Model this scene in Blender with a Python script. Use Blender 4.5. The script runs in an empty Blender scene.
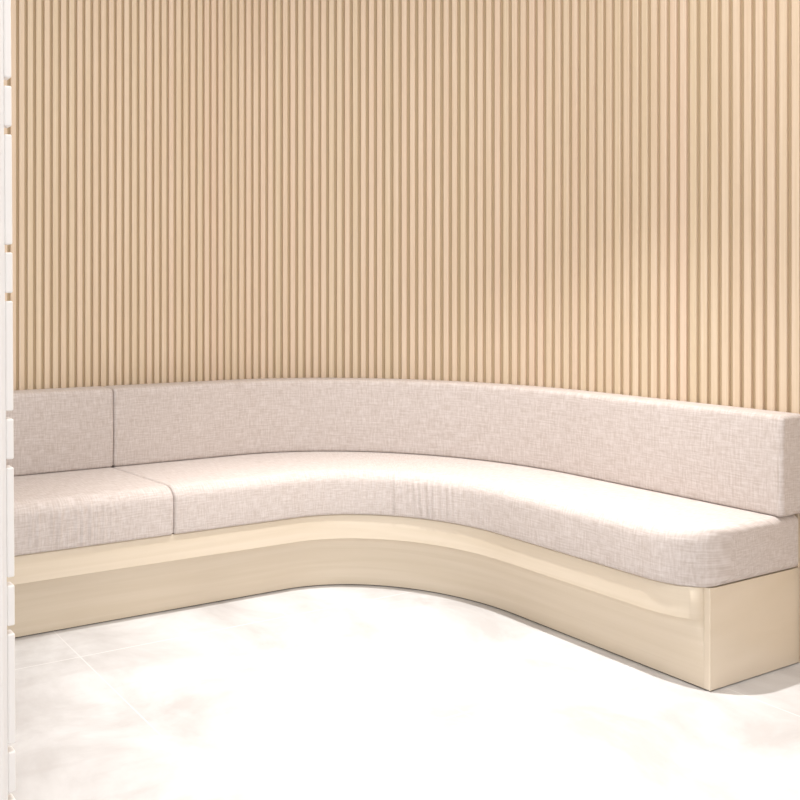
import bpy, bmesh, math, random
from mathutils import Vector, noise

random.seed(7)
S = bpy.context.scene
COL = S.collection

# ---------------------------------------------------------------- room layout
PHI = 0.4536            # camera heading relative to the back wall
F_PX, CX, HY = 869.7, 133.4, 296.3
CAM_H = 1.15
WY, WX, R = 3.259, 3.071, 1.0496      # back wall, right wall, radius of the rounded corner
OX, OY = WX - R, WY - R
B_END = 1.536                         # right end of the banquette
A_START = -0.75                       # left end (behind the screen, out of view)
SPLIT = 1.442                         # joint between the two cushion sets
CEIL = 3.2


# ---------------------------------------------------------------- helpers
def tag(o, label=None, cat=None, group=None, kind=None):
    if label: o['label'] = label
    if cat: o['category'] = cat
    if group: o['group'] = group
    if kind: o['kind'] = kind
    return o


def empty(name, loc=(0, 0, 0)):
    o = bpy.data.objects.new(name, None)
    o.location = loc
    o.empty_display_size = 0.1
    COL.objects.link(o)
    return o


def mesh_obj(name, verts, faces, mat, parent=None, smooth=True, uvs=None, sharp=None):
    me = bpy.data.meshes.new(name)
    me.from_pydata(verts, [], faces)
    if uvs:
        ul = me.uv_layers.new(name='UVMap')
        for poly in me.polygons:
            for li, vi in zip(poly.loop_indices, uvs[poly.index]):
                ul.data[li].uv = vi
    me.materials.append(mat)
    bm = bmesh.new(); bm.from_mesh(me)
    bmesh.ops.recalc_face_normals(bm, faces=bm.faces)
    bm.to_mesh(me); bm.free()
    for p in me.polygons: p.use_smooth = smooth
    o = bpy.data.objects.new(name, me)
    COL.objects.link(o)
    if smooth and sharp:
        me.set_sharp_from_angle(angle=math.radians(sharp))
    if parent: o.parent = parent
    return o


def box_bm(bm, x0, x1, y0, y1, z0, z1, bevel=0.0, seg=2):
    vs = [bm.verts.new(p) for p in ((x0, y0, z0), (x1, y0, z0), (x1, y1, z0), (x0, y1, z0),
                                    (x0, y0, z1), (x1, y0, z1), (x1, y1, z1), (x0, y1, z1))]
    fs = [bm.faces.new([vs[i] for i in f]) for f in
          ((3, 2, 1, 0), (4, 5, 6, 7), (0, 1, 5, 4), (1, 2, 6, 5), (2, 3, 7, 6), (3, 0, 4, 7))]
    if bevel:
        es = list({e for f in fs for e in f.edges})
        bmesh.ops.bevel(bm, geom=es, offset=bevel, segments=seg, affect='EDGES', profile=0.5)


def bm_obj(name, bm, mat, parent=None, smooth=False):
    me = bpy.data.meshes.new(name)
    bm.to_mesh(me); bm.free()
    me.materials.append(mat)
    for p in me.polygons: p.use_smooth = smooth
    o = bpy.data.objects.new(name, me)
    COL.objects.link(o)
    if parent: o.parent = parent
    return o


# ---- the plan curve shared by wall, base and cushions: straight, rounded corner, straight
def stations(a0, b1, step=0.02, astep=2.0, end0=(), end1=()):
    """list of ('L',a) ('A',deg) ('R',b); end0/end1 are extra distances sampled near the ends"""
    st = []
    a_end = OX
    if a0 is not None:
        n = max(2, int((a_end - a0) / step))
        vals = sorted(set([a0 + (a_end - a0) * i / n for i in range(n + 1)] + [a0 + e for e in end0]))
        st += [('L', v) for v in vals]
        if b1 is None: return st
    n = int(90 / astep)
    st += [('A', 90 - 90 * i / n) for i in range(1, n)]
    n = max(2, int((OY - b1) / step))
    vals = sorted(set([OY + (b1 - OY) * i / n for i in range(n + 1)] + [b1 + e for e in end1]), reverse=True)
    st += [('R', v) for v in vals]
    return st


def at(st, d):
    k, v = st
    if k == 'L': return (v, WY - d)
    if k == 'R': return (WX - d, v)
    c, s = math.cos(math.radians(v)), math.sin(math.radians(v))
    return (OX + (R - d) * c, OY + (R - d) * s)


def arclen(st, d):
    k, v = st
    if k == 'L': return v
    if k == 'A': return OX + (R - d) * math.radians(90 - v)
    return OX + (R - d) * math.pi / 2 + (OY - v)


def rounded_profile(d0, d1, z0, z1, rb, rt, rfb, rft, seg=6, bulge=0.0, step=0.03):
    """closed (d,z,nd,nz) loop: back bottom, back top, front top, front bottom"""
    pts = []

    def arc(cx, cz, r, a0, a1):
        for i in range(seg + 1):
            a = math.radians(a0 + (a1 - a0) * i / seg)
            pts.append((cx + r * math.cos(a), cz + r * math.sin(a), math.cos(a), math.sin(a)))

    def line(p, q):
        L = math.hypot(q[0] - p[0], q[1] - p[1]); n = int(L / step)
        tx, tz = (q[0] - p[0]) / L, (q[1] - p[1]) / L
        for i in range(1, n):
            t = i / n
            pts.append((p[0] + (q[0] - p[0]) * t, p[1] + (q[1] - p[1]) * t, -tz, tx))
    # orientation: d to the right, z up; walk clockwise (back side up, over the top, down the front, back under)
    arc(d0 + rb, z0 + rb, rb, 270, 180)
    line((d0, z0 + rb), (d0, z1 - rt))
    arc(d0 + rt, z1 - rt, rt, 180, 90)
    line((d0 + rt, z1), (d1 - rft, z1))
    arc(d1 - rft, z1 - rft, rft, 90, 0)
    line((d1, z1 - rft), (d1, z0 + rfb))
    arc(d1 - rfb, z0 + rfb, rfb, 0, -90)
    line((d1 - rfb, z0), (d0 + rb, z0))
    out = []
    for d, z, nd, nz in pts:
        if bulge and d > (d0 + d1) / 2:
            t = (z - z0) / (z1 - z0)
            d += bulge * 4 * t * (1 - t) * max(0.0, nd)
        out.append((d, z, nd, nz))
    return out


def sweep(name, prof, sts, mat, parent=None, mod=None, smooth=True, sharp=None, cap=True):
    verts, faces, uvs = [], [], []
    n = len(prof)
    per = [0.0]
    for i in range(1, n + 1):
        a, b = prof[i - 1], prof[i % n]
        per.append(per[-1] + math.hypot(a[0] - b[0], a[1] - b[1]))
    us = []
    for s in sts:
        for p in prof:
            d, z, sh = p[0], p[1], 0.0
            if mod: s2, d, z = mod(s, p)
            else: s2 = s
            x, y = at(s2, d)
            verts.append((x, y, z))
        us.append(arclen(s, 0.3))
    for i in range(len(sts) - 1):
        for j in range(n):
            k = (j + 1) % n
            faces.append((i * n + j, i * n + k, (i + 1) * n + k, (i + 1) * n + j))
            uvs.append(((us[i], per[j]), (us[i], per[j + 1]), (us[i + 1], per[j + 1]), (us[i + 1], per[j])))
    if cap:
        for i in (0, len(sts) - 1):
            idx = [i * n + j for j in range(n)]
            faces.append(tuple(idx))
            uvs.append(tuple((prof[j][0], prof[j][1]) for j in range(n)))
    o = mesh_obj(name, verts, faces, mat, parent, smooth, uvs, sharp)
    if cap:
        for p in list(o.data.polygons)[-2:]: p.use_smooth = False
    return o


# ---------------------------------------------------------------- materials
def new_mat(name):
    m = bpy.data.materials.new(name); m.use_nodes = True
    nt = m.node_tree
    return m, nt, nt.nodes['Principled BSDF']


def N(nt, t, **kw):
    n = nt.nodes.new(t)
    for k, v in kw.items():
        if k.startswith('i_'):
            n.inputs[k[2:].replace('_', ' ')].default_value = v
        else: setattr(n, k, v)
    return n


def mixrgb(nt, a, b, fac, blend='MIX'):
    n = nt.nodes.new('ShaderNodeMix'); n.data_type = 'RGBA'; n.blend_type = blend
    for sock, v in ((n.inputs[6], a), (n.inputs[7], b), (n.inputs[0], fac)):
        if hasattr(v, 'links') or hasattr(v, 'is_output'): nt.links.new(v, sock)
        else: sock.default_value = v
    return n.outputs[2]


def ramp(nt, src, lo, hi):
    n = nt.nodes.new('ShaderNodeMapRange')
    n.inputs['From Min'].default_value = lo; n.inputs['From Max'].default_value = hi
    nt.links.new(src, n.inputs['Value'])
    return n.outputs['Result']


def linen(name, c_dark, c_light):
    m, nt, b = new_mat(name)
    uv = N(nt, 'ShaderNodeUVMap', uv_map='UVMap')
    outs = []
    for sc in ((20, 210, 1), (200, 24, 1), (150, 160, 1)):
        mp = N(nt, 'ShaderNodeMapping'); mp.inputs['Scale'].default_value = sc
        nt.links.new(uv.outputs[0], mp.inputs['Vector'])
        t = N(nt, 'ShaderNodeTexNoise'); t.inputs['Scale'].default_value = 1.0
        t.inputs['Detail'].default_value = 2.0
        nt.links.new(mp.outputs[0], t.inputs['Vector'])
        outs.append(t.outputs['Fac'])
    add = N(nt, 'ShaderNodeMath', operation='ADD'); nt.links.new(outs[0], add.inputs[0]); nt.links.new(outs[1], add.inputs[1])
    add2 = N(nt, 'ShaderNodeMath', operation='MULTIPLY_ADD'); nt.links.new(outs[2], add2.inputs[0]); add2.inputs[1].default_value = 0.35
    nt.links.new(add.outputs[0], add2.inputs[2])
    fac = ramp(nt, add2.outputs[0], 0.92, 1.45)
    nt.links.new(mixrgb(nt, c_dark, c_light, fac), b.inputs['Base Color'])
    b.inputs['Roughness'].default_value = 0.9
    b.inputs['Sheen Weight'].default_value = 0.15
    bp = N(nt, 'ShaderNodeBump'); bp.inputs['Strength'].default_value = 0.12; bp.inputs['Distance'].default_value = 0.002
    nt.links.new(add2.outputs[0], bp.inputs['Height']); nt.links.new(bp.outputs[0], b.inputs['Normal'])
    return m


def oak_slats():
    m, nt, b = new_mat('pale_oak_slats')
    co = N(nt, 'ShaderNodeTexCoord')
    mp = N(nt, 'ShaderNodeMapping'); mp.inputs['Scale'].default_value = (160, 160, 2.2)
    nt.links.new(co.outputs['Object'], mp.inputs['Vector'])
    t = N(nt, 'ShaderNodeTexNoise'); t.inputs['Scale'].default_value = 1; t.inputs['Detail'].default_value = 4
    nt.links.new(mp.outputs[0], t.inputs['Vector'])
    g = N(nt, 'ShaderNodeNewGeometry')
    c1 = mixrgb(nt, SLAT_A, SLAT_B, g.outputs['Random Per Island'])
    c2 = mixrgb(nt, c1, SLAT_C, ramp(nt, t.outputs['Fac'], 0.42, 0.8))
    nt.links.new(c2, b.inputs['Base Color'])
    b.inputs['Roughness'].default_value = 0.6
    return m


def veneer(name, c1, c2, rough=0.38):
    m, nt, b = new_mat(name)
    uv = N(nt, 'ShaderNodeUVMap', uv_map='UVMap')
    mp = N(nt, 'ShaderNodeMapping'); mp.inputs['Scale'].default_value = (1.3, 38, 1)
    nt.links.new(uv.outputs[0], mp.inputs['Vector'])
    t = N(nt, 'ShaderNodeTexNoise'); t.inputs['Scale'].default_value = 1; t.inputs['Detail'].default_value = 5
    t.inputs['Distortion'].default_value = 0.6
    nt.links.new(mp.outputs[0], t.inputs['Vector'])
    nt.links.new(mixrgb(nt, c1, c2, ramp(nt, t.outputs['Fac'], 0.35, 0.7)), b.inputs['Base Color'])
    b.inputs['Roughness'].default_value = rough
    return m


def flat(name, c, rough=0.6):
    m, nt, b = new_mat(name)
    co = N(nt, 'ShaderNodeTexCoord')
    t = N(nt, 'ShaderNodeTexNoise'); t.inputs['Scale'].default_value = 30
    nt.links.new(co.outputs['Object'], t.inputs['Vector'])
    c2 = tuple(x * 0.96 for x in c[:3]) + (1,)
    nt.links.new(mixrgb(nt, c, c2, t.outputs['Fac']), b.inputs['Base Color'])
    b.inputs['Roughness'].default_value = rough
    return m


def tile_floor():
    m, nt, b = new_mat('stone_effect_tiles')
    co = N(nt, 'ShaderNodeTexCoord')
    t1 = N(nt, 'ShaderNodeTexNoise'); t1.inputs['Scale'].default_value = 2.6; t1.inputs['Detail'].default_value = 7
    t1.inputs['Roughness'].default_value = 0.62; t1.inputs['Distortion'].default_value = 0.5
    nt.links.new(co.outputs['Object'], t1.inputs['Vector'])
    mp = N(nt, 'ShaderNodeMapping'); mp.inputs['Scale'].default_value = (4, 15, 1); mp.inputs['Rotation'].default_value = (0, 0, 0.5)
    nt.links.new(co.outputs['Object'], mp.inputs['Vector'])
    t2 = N(nt, 'ShaderNodeTexNoise'); t2.inputs['Scale'].default_value = 1; t2.inputs['Detail'].default_value = 6
    nt.links.new(mp.outputs[0], t2.inputs['Vector'])
    c = mixrgb(nt, FLOOR_A, FLOOR_B, ramp(nt, t1.outputs['Fac'], 0.36, 0.62))
    c = mixrgb(nt, c, FLOOR_C, ramp(nt, t2.outputs['Fac'], 0.55, 0.85))
    # square grid of joints
    sx = N(nt, 'ShaderNodeSeparateXYZ'); nt.links.new(co.outputs['Object'], sx.inputs[0])
    ds = []
    for i, off in ((0, 1.063), (1, 2.568)):
        s = N(nt, 'ShaderNodeMath', operation='SUBTRACT'); nt.links.new(sx.outputs[i], s.inputs[0]); s.inputs[1].default_value = off
        p = N(nt, 'ShaderNodeMath', operation='PINGPONG'); nt.links.new(s.outputs[0], p.inputs[0]); p.inputs[1].default_value = 0.405
        ds.append(p.outputs[0])
    mn = N(nt, 'ShaderNodeMath', operation='MINIMUM'); nt.links.new(ds[0], mn.inputs[0]); nt.links.new(ds[1], mn.inputs[1])
    lt = N(nt, 'ShaderNodeMath', operation='LESS_THAN'); nt.links.new(mn.outputs[0], lt.inputs[0]); lt.inputs[1].default_value = 0.002
    c = mixrgb(nt, c, JOINT, lt.outputs[0])
    nt.links.new(c, b.inputs['Base Color'])
    b.inputs['Roughness'].default_value = 0.5
    return m


SLAT_A = (0.69, 0.555, 0.385, 1); SLAT_B = (0.73, 0.56, 0.42, 1); SLAT_C = (0.78, 0.64, 0.495, 1)
FLOOR_A = (0.455, 0.435, 0.425, 1); FLOOR_B = (0.625, 0.615, 0.61, 1); FLOOR_C = (0.48, 0.455, 0.445, 1)
JOINT = (0.66, 0.645, 0.635, 1)
M_SLAT = oak_slats()
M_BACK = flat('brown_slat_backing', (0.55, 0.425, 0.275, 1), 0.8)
M_LINEN = linen('beige_linen', (0.485, 0.415, 0.375, 1), (0.62, 0.56, 0.53, 1))
M_SEAM = flat('linen_seam', (0.45, 0.38, 0.33, 1), 0.9)
M_VENEER = veneer('pale_veneer', (0.645, 0.55, 0.425, 1), (0.695, 0.60, 0.48, 1))
M_GAP_SHADE = flat('painted_gap_shade', (0.05, 0.035, 0.025, 1), 0.9)  # near-black stands in for shade in the gap under the base
M_WHITE = flat('white_paint', (0.92, 0.89, 0.87, 1), 0.45)
M_FLOOR = tile_floor()
M_CEIL = flat('ceiling_paint', (0.8, 0.78, 0.75, 1), 0.9)

# ---------------------------------------------------------------- setting
bm = bmesh.new(); box_bm(bm, -2.2, WX + 0.12, -2.6, WY + 0.12, -0.10, 0.0)
tag(bm_obj('floor', bm, M_FLOOR), 'pale stone-effect tiled floor in front of the banquette', 'floor', kind='structure')
bm = bmesh.new(); box_bm(bm, -2.2, WX + 0.12, -2.6, WY + 0.12, CEIL, CEIL + 0.1)
tag(bm_obj('ceiling', bm, M_CEIL), 'plain white ceiling above the seating corner', 'ceiling', kind='structure')

# backing wall: a ribbon that follows the rounded corner
sts = stations(-2.2, -2.6, step=0.25, astep=2.0)
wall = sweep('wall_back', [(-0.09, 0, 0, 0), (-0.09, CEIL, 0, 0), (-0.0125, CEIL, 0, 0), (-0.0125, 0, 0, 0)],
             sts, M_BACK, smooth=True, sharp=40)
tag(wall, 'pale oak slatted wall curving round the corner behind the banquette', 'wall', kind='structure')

# vertical battens, one mesh (surface pattern of the wall)
PITCH = 0.0351
BW, BD = 0.0218, 0.0125
s_groove0 = -1.9786 + 3.0635          # arc length of one groove (reference: distance along the wall face)
verts, faces = [], []
s_max = OX + R * math.pi / 2 + (OY + 2.55)
n0 = -int((s_groove0 + 2.15) / PITCH)
k = n0
while s_groove0 + (k + 0.5) * PITCH < s_max:
    s = s_groove0 + (k + 0.5) * PITCH
    if s < OX: st = ('L', s)
    elif s < OX + R * math.pi / 2: st = ('A', 90 - math.degrees((s - OX) / R))
    else: st = ('R', OY - (s - OX - R * math.pi / 2))
    p = Vector(at(st, 0)); q = Vector(at(st, 1.0))
    nrm = (q - p).normalized(); tan = Vector((-nrm.y, nrm.x))
    bv = 0.0016
    sec = [(-BW / 2, -BD), (-BW / 2, -bv), (-BW / 2 + bv, 0), (BW / 2 - bv, 0), (BW / 2, -bv), (BW / 2, -BD)]
    base = len(verts)
    for z in (0.001, CEIL - 0.001):
        for t, d in sec:
            v = p + tan * t + nrm * d
            verts.append((v.x, v.y, z))
    m = len(sec)
    for i in range(m):
        j = (i + 1) % m
        faces.append((base + i, base + j, base + m + j, base + m + i))
    faces.append(tuple(base + i for i in range(m))); faces.append(tuple(base + m + i for i in range(m)))
    k += 1
mesh_obj('slat_panelling', verts, faces, M_SLAT, wall, smooth=False)

# ---------------------------------------------------------------- banquette base
bench = empty('banquette_base', (OX, OY, 0))
tag(bench, 'pale wood curved banquette base with coved front under the linen cushions', 'bench')


def child(o):
    """keep world placement when parented to an empty that sits away from the origin"""
    o.matrix_parent_inverse = bench.matrix_world.inverted()
    return o


bpy.context.view_layer.update()
D_FL, D_LIP, Z_LIP, Z_DECK, GAP = 0.459, 0.5317, 0.2055, 0.300, 0.004
B_PAN = B_END + 0.018
RLX = 0.15


def overhang(st):
    """how far the lip stands out in front of the floor line: dies away to nothing at the right end"""
    full = D_LIP - D_FL
    if st[0] == 'R':
        e = st[1] - B_PAN
        if e < RLX:
            t = max(0.0, min(1.0, 1 - e / RLX))
            return full * math.sqrt(max(0.0, 1 - t * t)) + 0.0006
    return full


ends = [0.0, 0.0006, 0.002, 0.004, 0.007, 0.011, 0.016, 0.022, 0.03, 0.04, 0.05, 0.06, 0.075, 0.09, 0.11, 0.13, 0.15]
sts = stations(A_START, B_PAN, step=0.04, astep=2.0, end1=ends)
deck = [(0.002, Z_LIP), (0.002, Z_DECK), (D_LIP - 0.003, Z_DECK), (D_LIP, Z_DECK - 0.003), (D_LIP, Z_LIP + 0.0015), (D_LIP - 0.0015, Z_LIP)]


def deck_mod(st, p):
    d = p[0]
    if d > 0.4: d = D_FL + overhang(st) + (d - D_LIP)
    return st, d, p[1]


child(sweep('seat_deck', deck, sts, M_VENEER, bench, deck_mod, True, 35))

# cove: rises straight from the floor and sweeps forward under the lip
NC = 14
cove = [(0.30, GAP, 0)] + [(D_FL, GAP + (Z_LIP - 0.0002 - GAP) * i / NC, (1 - math.sqrt(max(0, 1 - (i / NC) ** 2))) if i else 0.0) for i in range(NC + 1)]
# denser sampling at the top where it sweeps out
cove = [(0.30, GAP, 0)]
for i in range(NC + 1):
    a = math.pi / 2 * i / NC
    cove.append((D_FL, GAP + (Z_LIP - 0.0002 - GAP) * math.sin(a), 1 - math.cos(a)))
cove.append((0.30, Z_LIP - 0.0002, 0))


def cove_mod(st, p):
    d = p[0]
    if d > 0.4: d = D_FL + max(0.0, overhang(st) - 0.004) * p[2]
    return st, d, p[1]


child(sweep('coved_plinth', cove, sts, M_VENEER, bench, cove_mod, True, 50))

# flat end panel facing the room at the right-hand end
pv = [(WX - 0.002, GAP), (WX - 0.002, Z_DECK), (WX - D_FL, Z_DECK), (WX - D_FL, GAP)]
vs = [(x, B_END, z) for x, z in pv] + [(x, B_PAN - 0.0003, z) for x, z in pv]
fc = [(0, 1, 2, 3), (4, 5, 6, 7)] + [(i, (i + 1) % 4, 4 + (i + 1) % 4, 4 + i) for i in range(4)]
uv = []
for f in fc: uv.append([(vs[i][0] + vs[i][1], vs[i][2] * 0.15) for i in f])
child(mesh_obj('end_panel', vs, fc, M_VENEER, bench, False, uv))

# recessed toe strip; the floor gap's shade is painted into its near-black colour
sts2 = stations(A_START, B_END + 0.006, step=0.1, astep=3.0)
child(sweep('gap_shade_strip', [(0.30, 0.0), (0.30, GAP), (D_FL - 0.006, GAP), (D_FL - 0.006, 0.0)], sts2, M_GAP_SHADE, bench, None, False))

# ---------------------------------------------------------------- cushions
S_D1, S_Z1 = 0.5392, 0.4716


def ease_inset(e, r):
    t = max(0.0, min(1.0, 1 - e / r))
    return r * (1 - math.sqrt(max(0.0, 1 - t * t)))


def wrinkle(u, z):
    """gathers of the linen on the front face, strongest at the curve and on the left cushion"""
    w = 0.0
    for c, wd, amp, lam in WRINKLES:
        g = math.exp(-((u - c) / wd) ** 2)
        if g > 0.01:
            ph = 2 * math.pi * u / lam + 2.6 * noise.noise(Vector((u * 17, z * 5, 1.7)))
            sn = 0.5 + 0.5 * math.sin(ph)
            vary = 0.55 + 0.9 * noise.noise(Vector((u * 31, z * 3, 5.5)))
            w += amp * g * max(0.1, vary) * (sn ** 1.6)
    w += 0.0012 * noise.noise(Vector((u * 26, z * 10, 9.3)))
    low = max(0.0, min(1.0, (z - Z_DECK - 0.012) / 0.03))
    return max(w, -0.003) * (0.35 + 0.65 * low)


WRINKLES = [(1.055, 0.13, 0.012, 0.026), (2.72, 0.24, 0.0105, 0.036), (1.40, 0.3, 0.002, 0.05), (2.2, 0.4, 0.0015, 0.06)]


def inset_pt(d, z, nd, nz, i, rect):
    d0, d1, z0, z1 = rect
    d = max(d0 + i, min(d1 + 0.006 - i, d - nd * i))
    z = max(z0 + i, min(z1 - i, z - nz * i))
    return d, z


def skew(st, d, wr):
    if not wr or st[0] != 'L': return st
    fade = 1.0 if st[1] < SPLIT else max(0.0, 1 - (st[1] - SPLIT) / (OX - SPLIT))
    return ('L', st[1] + fade * 0.11 * (d - 0.12) * math.exp(-abs(st[1] - SPLIT) / 0.25))


def cushion_mod(a0, b1, r0, r1, rc, dfront, zs, rect, wr=True):
    def f(st, p):
        d, z, nd, nz = p
        s2 = st
        ins = 0.0
        if st[0] == 'L' and a0 is not None:
            ins = ease_inset(st[1] - a0, r0)
        if a0 is not None and b1 is None and st[0] == 'L':
            pass
        if st[0] == 'R' and b1 is not None:
            e = st[1] - b1
            ins = max(ins, ease_inset(e, r1))
        d, z = inset_pt(d, z, nd, nz, ins, rect)
        if wr and nd > 0.3 and not (st[0] == 'R' and st[1] < B_END + 0.15):
            d += wrinkle(arclen(st, 0.3), z) * nd * max(0.0, min(1.0, (zs - z) / 0.05))
        if rc and st[0] == 'R' and st[1] - b1 < rc:
            d -= ease_inset(st[1] - b1, rc) * d / dfront
        return skew(st, d, wr), d, z
    return f


fine = [0, 0.0008, 0.002, 0.004, 0.007, 0.011, 0.016, 0.023, 0.032, 0.045, 0.06, 0.08, 0.10, 0.12, 0.14, 0.16]
small = [0, 0.0004, 0.0012, 0.0025, 0.0045, 0.007, 0.01, 0.014]


def left_stations(a0, a1, step=0.004):
    n = int((a1 - a0) / step)
    vals = set([a0 + (a1 - a0) * i / n for i in range(n + 1)])
    for e in small: vals |= {a0 + e, a1 - e}
    return [('L', v) for v in sorted(vals)]


def left_mod(a0, a1, r, zs, rect, wr):
    def f(st, p):
        d, z, nd, nz = p
        ins = max(ease_inset(st[1] - a0, r), ease_inset(a1 - st[1], r))
        d, z = inset_pt(d, z, nd, nz, ins, rect)
        if wr and nd > 0.3 and not (st[0] == 'R' and st[1] < B_END + 0.15):
            d += wrinkle(arclen(st, 0.3), z) * nd * max(0.0, min(1.0, (zs - z) / 0.05))
        return skew(st, d, wr), d, z
    return f


seat_prof = rounded_profile(0.014, S_D1, Z_DECK + 0.001, S_Z1, 0.015, 0.02, 0.008, 0.042, seg=8, bulge=0.003, step=0.012)
back_prof = rounded_profile(0.003, 0.1245, S_Z1 + 0.001, 0.7845, 0.012, 0.016, 0.010, 0.016, seg=5, bulge=0.005, step=0.02)

SEAT_RECT = (0.014, S_D1, Z_DECK + 0.001, S_Z1)
BACK_RECT = (0.003, 0.1245, S_Z1 + 0.001, 0.7845)
seat_l = sweep('seat_cushion', seat_prof, left_stations(A_START, SPLIT - 0.001), M_LINEN, None,
               left_mod(A_START, SPLIT - 0.001, 0.012, S_Z1, SEAT_RECT, True))
tag(seat_l, 'beige linen seat cushion at far left, beside the white screen', 'cushion', 'linen seat cushions')
seat_r = sweep('seat_cushion', seat_prof, stations(SPLIT + 0.001, B_END - 0.009, step=0.008, astep=0.5, end0=small, end1=fine), M_LINEN, None,
               cushion_mod(SPLIT + 0.001, B_END - 0.009, 0.012, 0.022, 0.15, S_D1, S_Z1, SEAT_RECT))
tag(seat_r, 'long curved beige linen seat cushion running round the corner', 'cushion', 'linen seat cushions')

back_l = sweep('back_cushion', back_prof, left_stations(A_START, SPLIT - 0.001, 0.02), M_LINEN, None,
               left_mod(A_START, SPLIT - 0.001, 0.012, S_Z1, BACK_RECT, False))
tag(back_l, 'short beige linen back cushion at far left, beside the white screen', 'cushion', 'linen back cushions')
back_r = sweep('back_cushion', back_prof, stations(SPLIT + 0.001, B_END - 0.018, step=0.02, astep=1.0, end0=small, end1=fine), M_LINEN, None,
               cushion_mod(SPLIT + 0.001, B_END - 0.018, 0.012, 0.014, 0, 0.124, S_Z1, BACK_RECT, False))
tag(back_r, 'long curved beige linen back cushion following the rounded corner', 'cushion', 'linen back cushions')

# stitched seam down the front corner at the open end of the long back cushion
def tube(name, pts, r, mat, parent, n=6):
    vs, fs = [], []
    for i, p in enumerate(pts):
        for j in range(n):
            a = 2 * math.pi * j / n
            vs.append((p[0] + r * math.cos(a), p[1] + r * math.sin(a), p[2]))
    for i in range(len(pts) - 1):
        for j in range(n):
            fs.append((i * n + j, i * n + (j + 1) % n, (i + 1) * n + (j + 1) % n, (i + 1) * n + j))
    fs += [tuple(range(n)), tuple((len(pts) - 1) * n + j for j in range(n))]
    return mesh_obj(name, vs, fs, mat, parent)


sp = []
for i in range(25):
    t = i / 24
    z = S_Z1 + 0.012 + (0.7845 - S_Z1 - 0.030) * t
    sp.append((WX - 0.1245 - 0.005 * 4 * t * (1 - t) + 0.0012, B_END - 0.018 + 0.0115, z))
tube('seam', sp, 0.0013, M_SEAM, back_r)

# ---------------------------------------------------------------- white notched screen on the left
SC_Y = 1.4                                   # distance in front of the camera
cf, sf = math.cos(PHI), math.sin(PHI)


def cam_to_room(X, Y): return (cf * X + sf * Y, -sf * X + cf * Y)


PX = SC_Y / F_PX
ex, ey = cam_to_room((13.9 - CX) * PX, SC_Y)          # right-hand edge at bench height
sc = empty('slatted_screen', (ex, ey, 0))
sc.rotation_euler = (0, -0.0065, 0)
tag(sc, 'white painted screen edge with notches between its boards, at far left', 'screen')
k = PX / (cf + 0.0) * 1.0
zoff = lambda y: CAM_H - (y - HY) * PX
TOP = 2.35
LEAN0 = 0.0065 * 0.983                                 # the lean moves the edge sideways at mid height
T = 0.022
bm = bmesh.new(); box_bm(bm, -0.16 + LEAN0, -11.8 * k + LEAN0, -0.004, T + 0.012, 0.0, TOP, 0.0012)
bm_obj('post', bm, M_WHITE, sc)
bm = bmesh.new(); box_bm(bm, -11.8 * k + LEAN0, -7.2 * k + LEAN0, 0.002, T, 0.0, TOP, 0.0008)
bm_obj('spine_strip', bm, M_WHITE, sc)
centres = sorted([zoff(82 + 166.4 * i) for i in range(-4, 8)] + [zoff(130.5 + 166.4 * i) for i in range(-4, 8)])
edges = [0.0] + [z for z in centres if 0.02 < z < TOP - 0.02] + [TOP]
for i in range(len(edges) - 1):
    z0 = edges[i] + (4.0 * PX if i else 0)
    z1 = edges[i + 1] - (4.0 * PX if i < len(edges) - 2 else 0)
    bm = bmesh.new(); box_bm(bm, -7.2 * k + LEAN0, LEAN0, 0.0, T, z0, z1, 0.0028, 3)
    bm_obj('board', bm, M_WHITE, sc)

# ---------------------------------------------------------------- light
w = bpy.data.worlds.new('World'); S.world = w; w.use_nodes = True
bg = w.node_tree.nodes['Background']
bg.inputs[0].default_value = (0.975, 0.98, 0.99, 1); bg.inputs[1].default_value = 1.25


def key_or_fill_spot(x, y, watts, size=72, blend=1.0, radius=0.022, col=(1.0, 0.99, 0.985)):
    l = bpy.data.lights.new('key_or_fill_spot', 'SPOT'); l.energy = watts; l.color = col
    l.spot_size = math.radians(size); l.spot_blend = blend; l.shadow_soft_size = radius
    o = bpy.data.objects.new('key_or_fill_spot', l); o.location = (x, y, CEIL - 0.02)
    COL.objects.link(o)


key_or_fill_spot(2.10, 1.97, 465, 60)
key_or_fill_spot(1.10, 1.98, 60, 62)  # this and the next three: unseen spots added to fill out the light
key_or_fill_spot(0.60, 2.45, 45, 60)
key_or_fill_spot(1.70, 0.30, 65, 84)
key_or_fill_spot(0.50, -1.00, 60, 90)


def overhead_fill(x, y, w_, d_, watts):  # unseen area light added for soft fill from above, not a fixture
    l = bpy.data.lights.new('added_overhead_fill', 'AREA'); l.shape = 'RECTANGLE'; l.size = w_; l.size_y = d_
    l.energy = watts; l.color = (1.0, 0.99, 0.985)
    o = bpy.data.objects.new('added_overhead_fill', l); o.location = (x, y, CEIL - 0.01)
    COL.objects.link(o)


overhead_fill(1.6, 0.8, 2.0, 2.2, 48)

# ---------------------------------------------------------------- camera
cd = bpy.data.cameras.new('camera'); cam = bpy.data.objects.new('camera', cd)
cd.sensor_fit = 'HORIZONTAL'; cd.sensor_width = 36.0
cd.lens = F_PX / 800 * 36.0
cd.shift_x = (400 - CX) / 800
cd.shift_y = -(400 - HY) / 800
cd.clip_start = 0.05
cam.location = (0, 0, CAM_H); cam.rotation_euler = (math.pi / 2, 0, -PHI)
COL.objects.link(cam); S.camera = cam

vs_ = S.view_settings
vs_.view_transform = 'Standard'; vs_.look = 'None'; vs_.gamma = 1.0; vs_.use_curve_mapping = False
vs_.exposure = 0.05
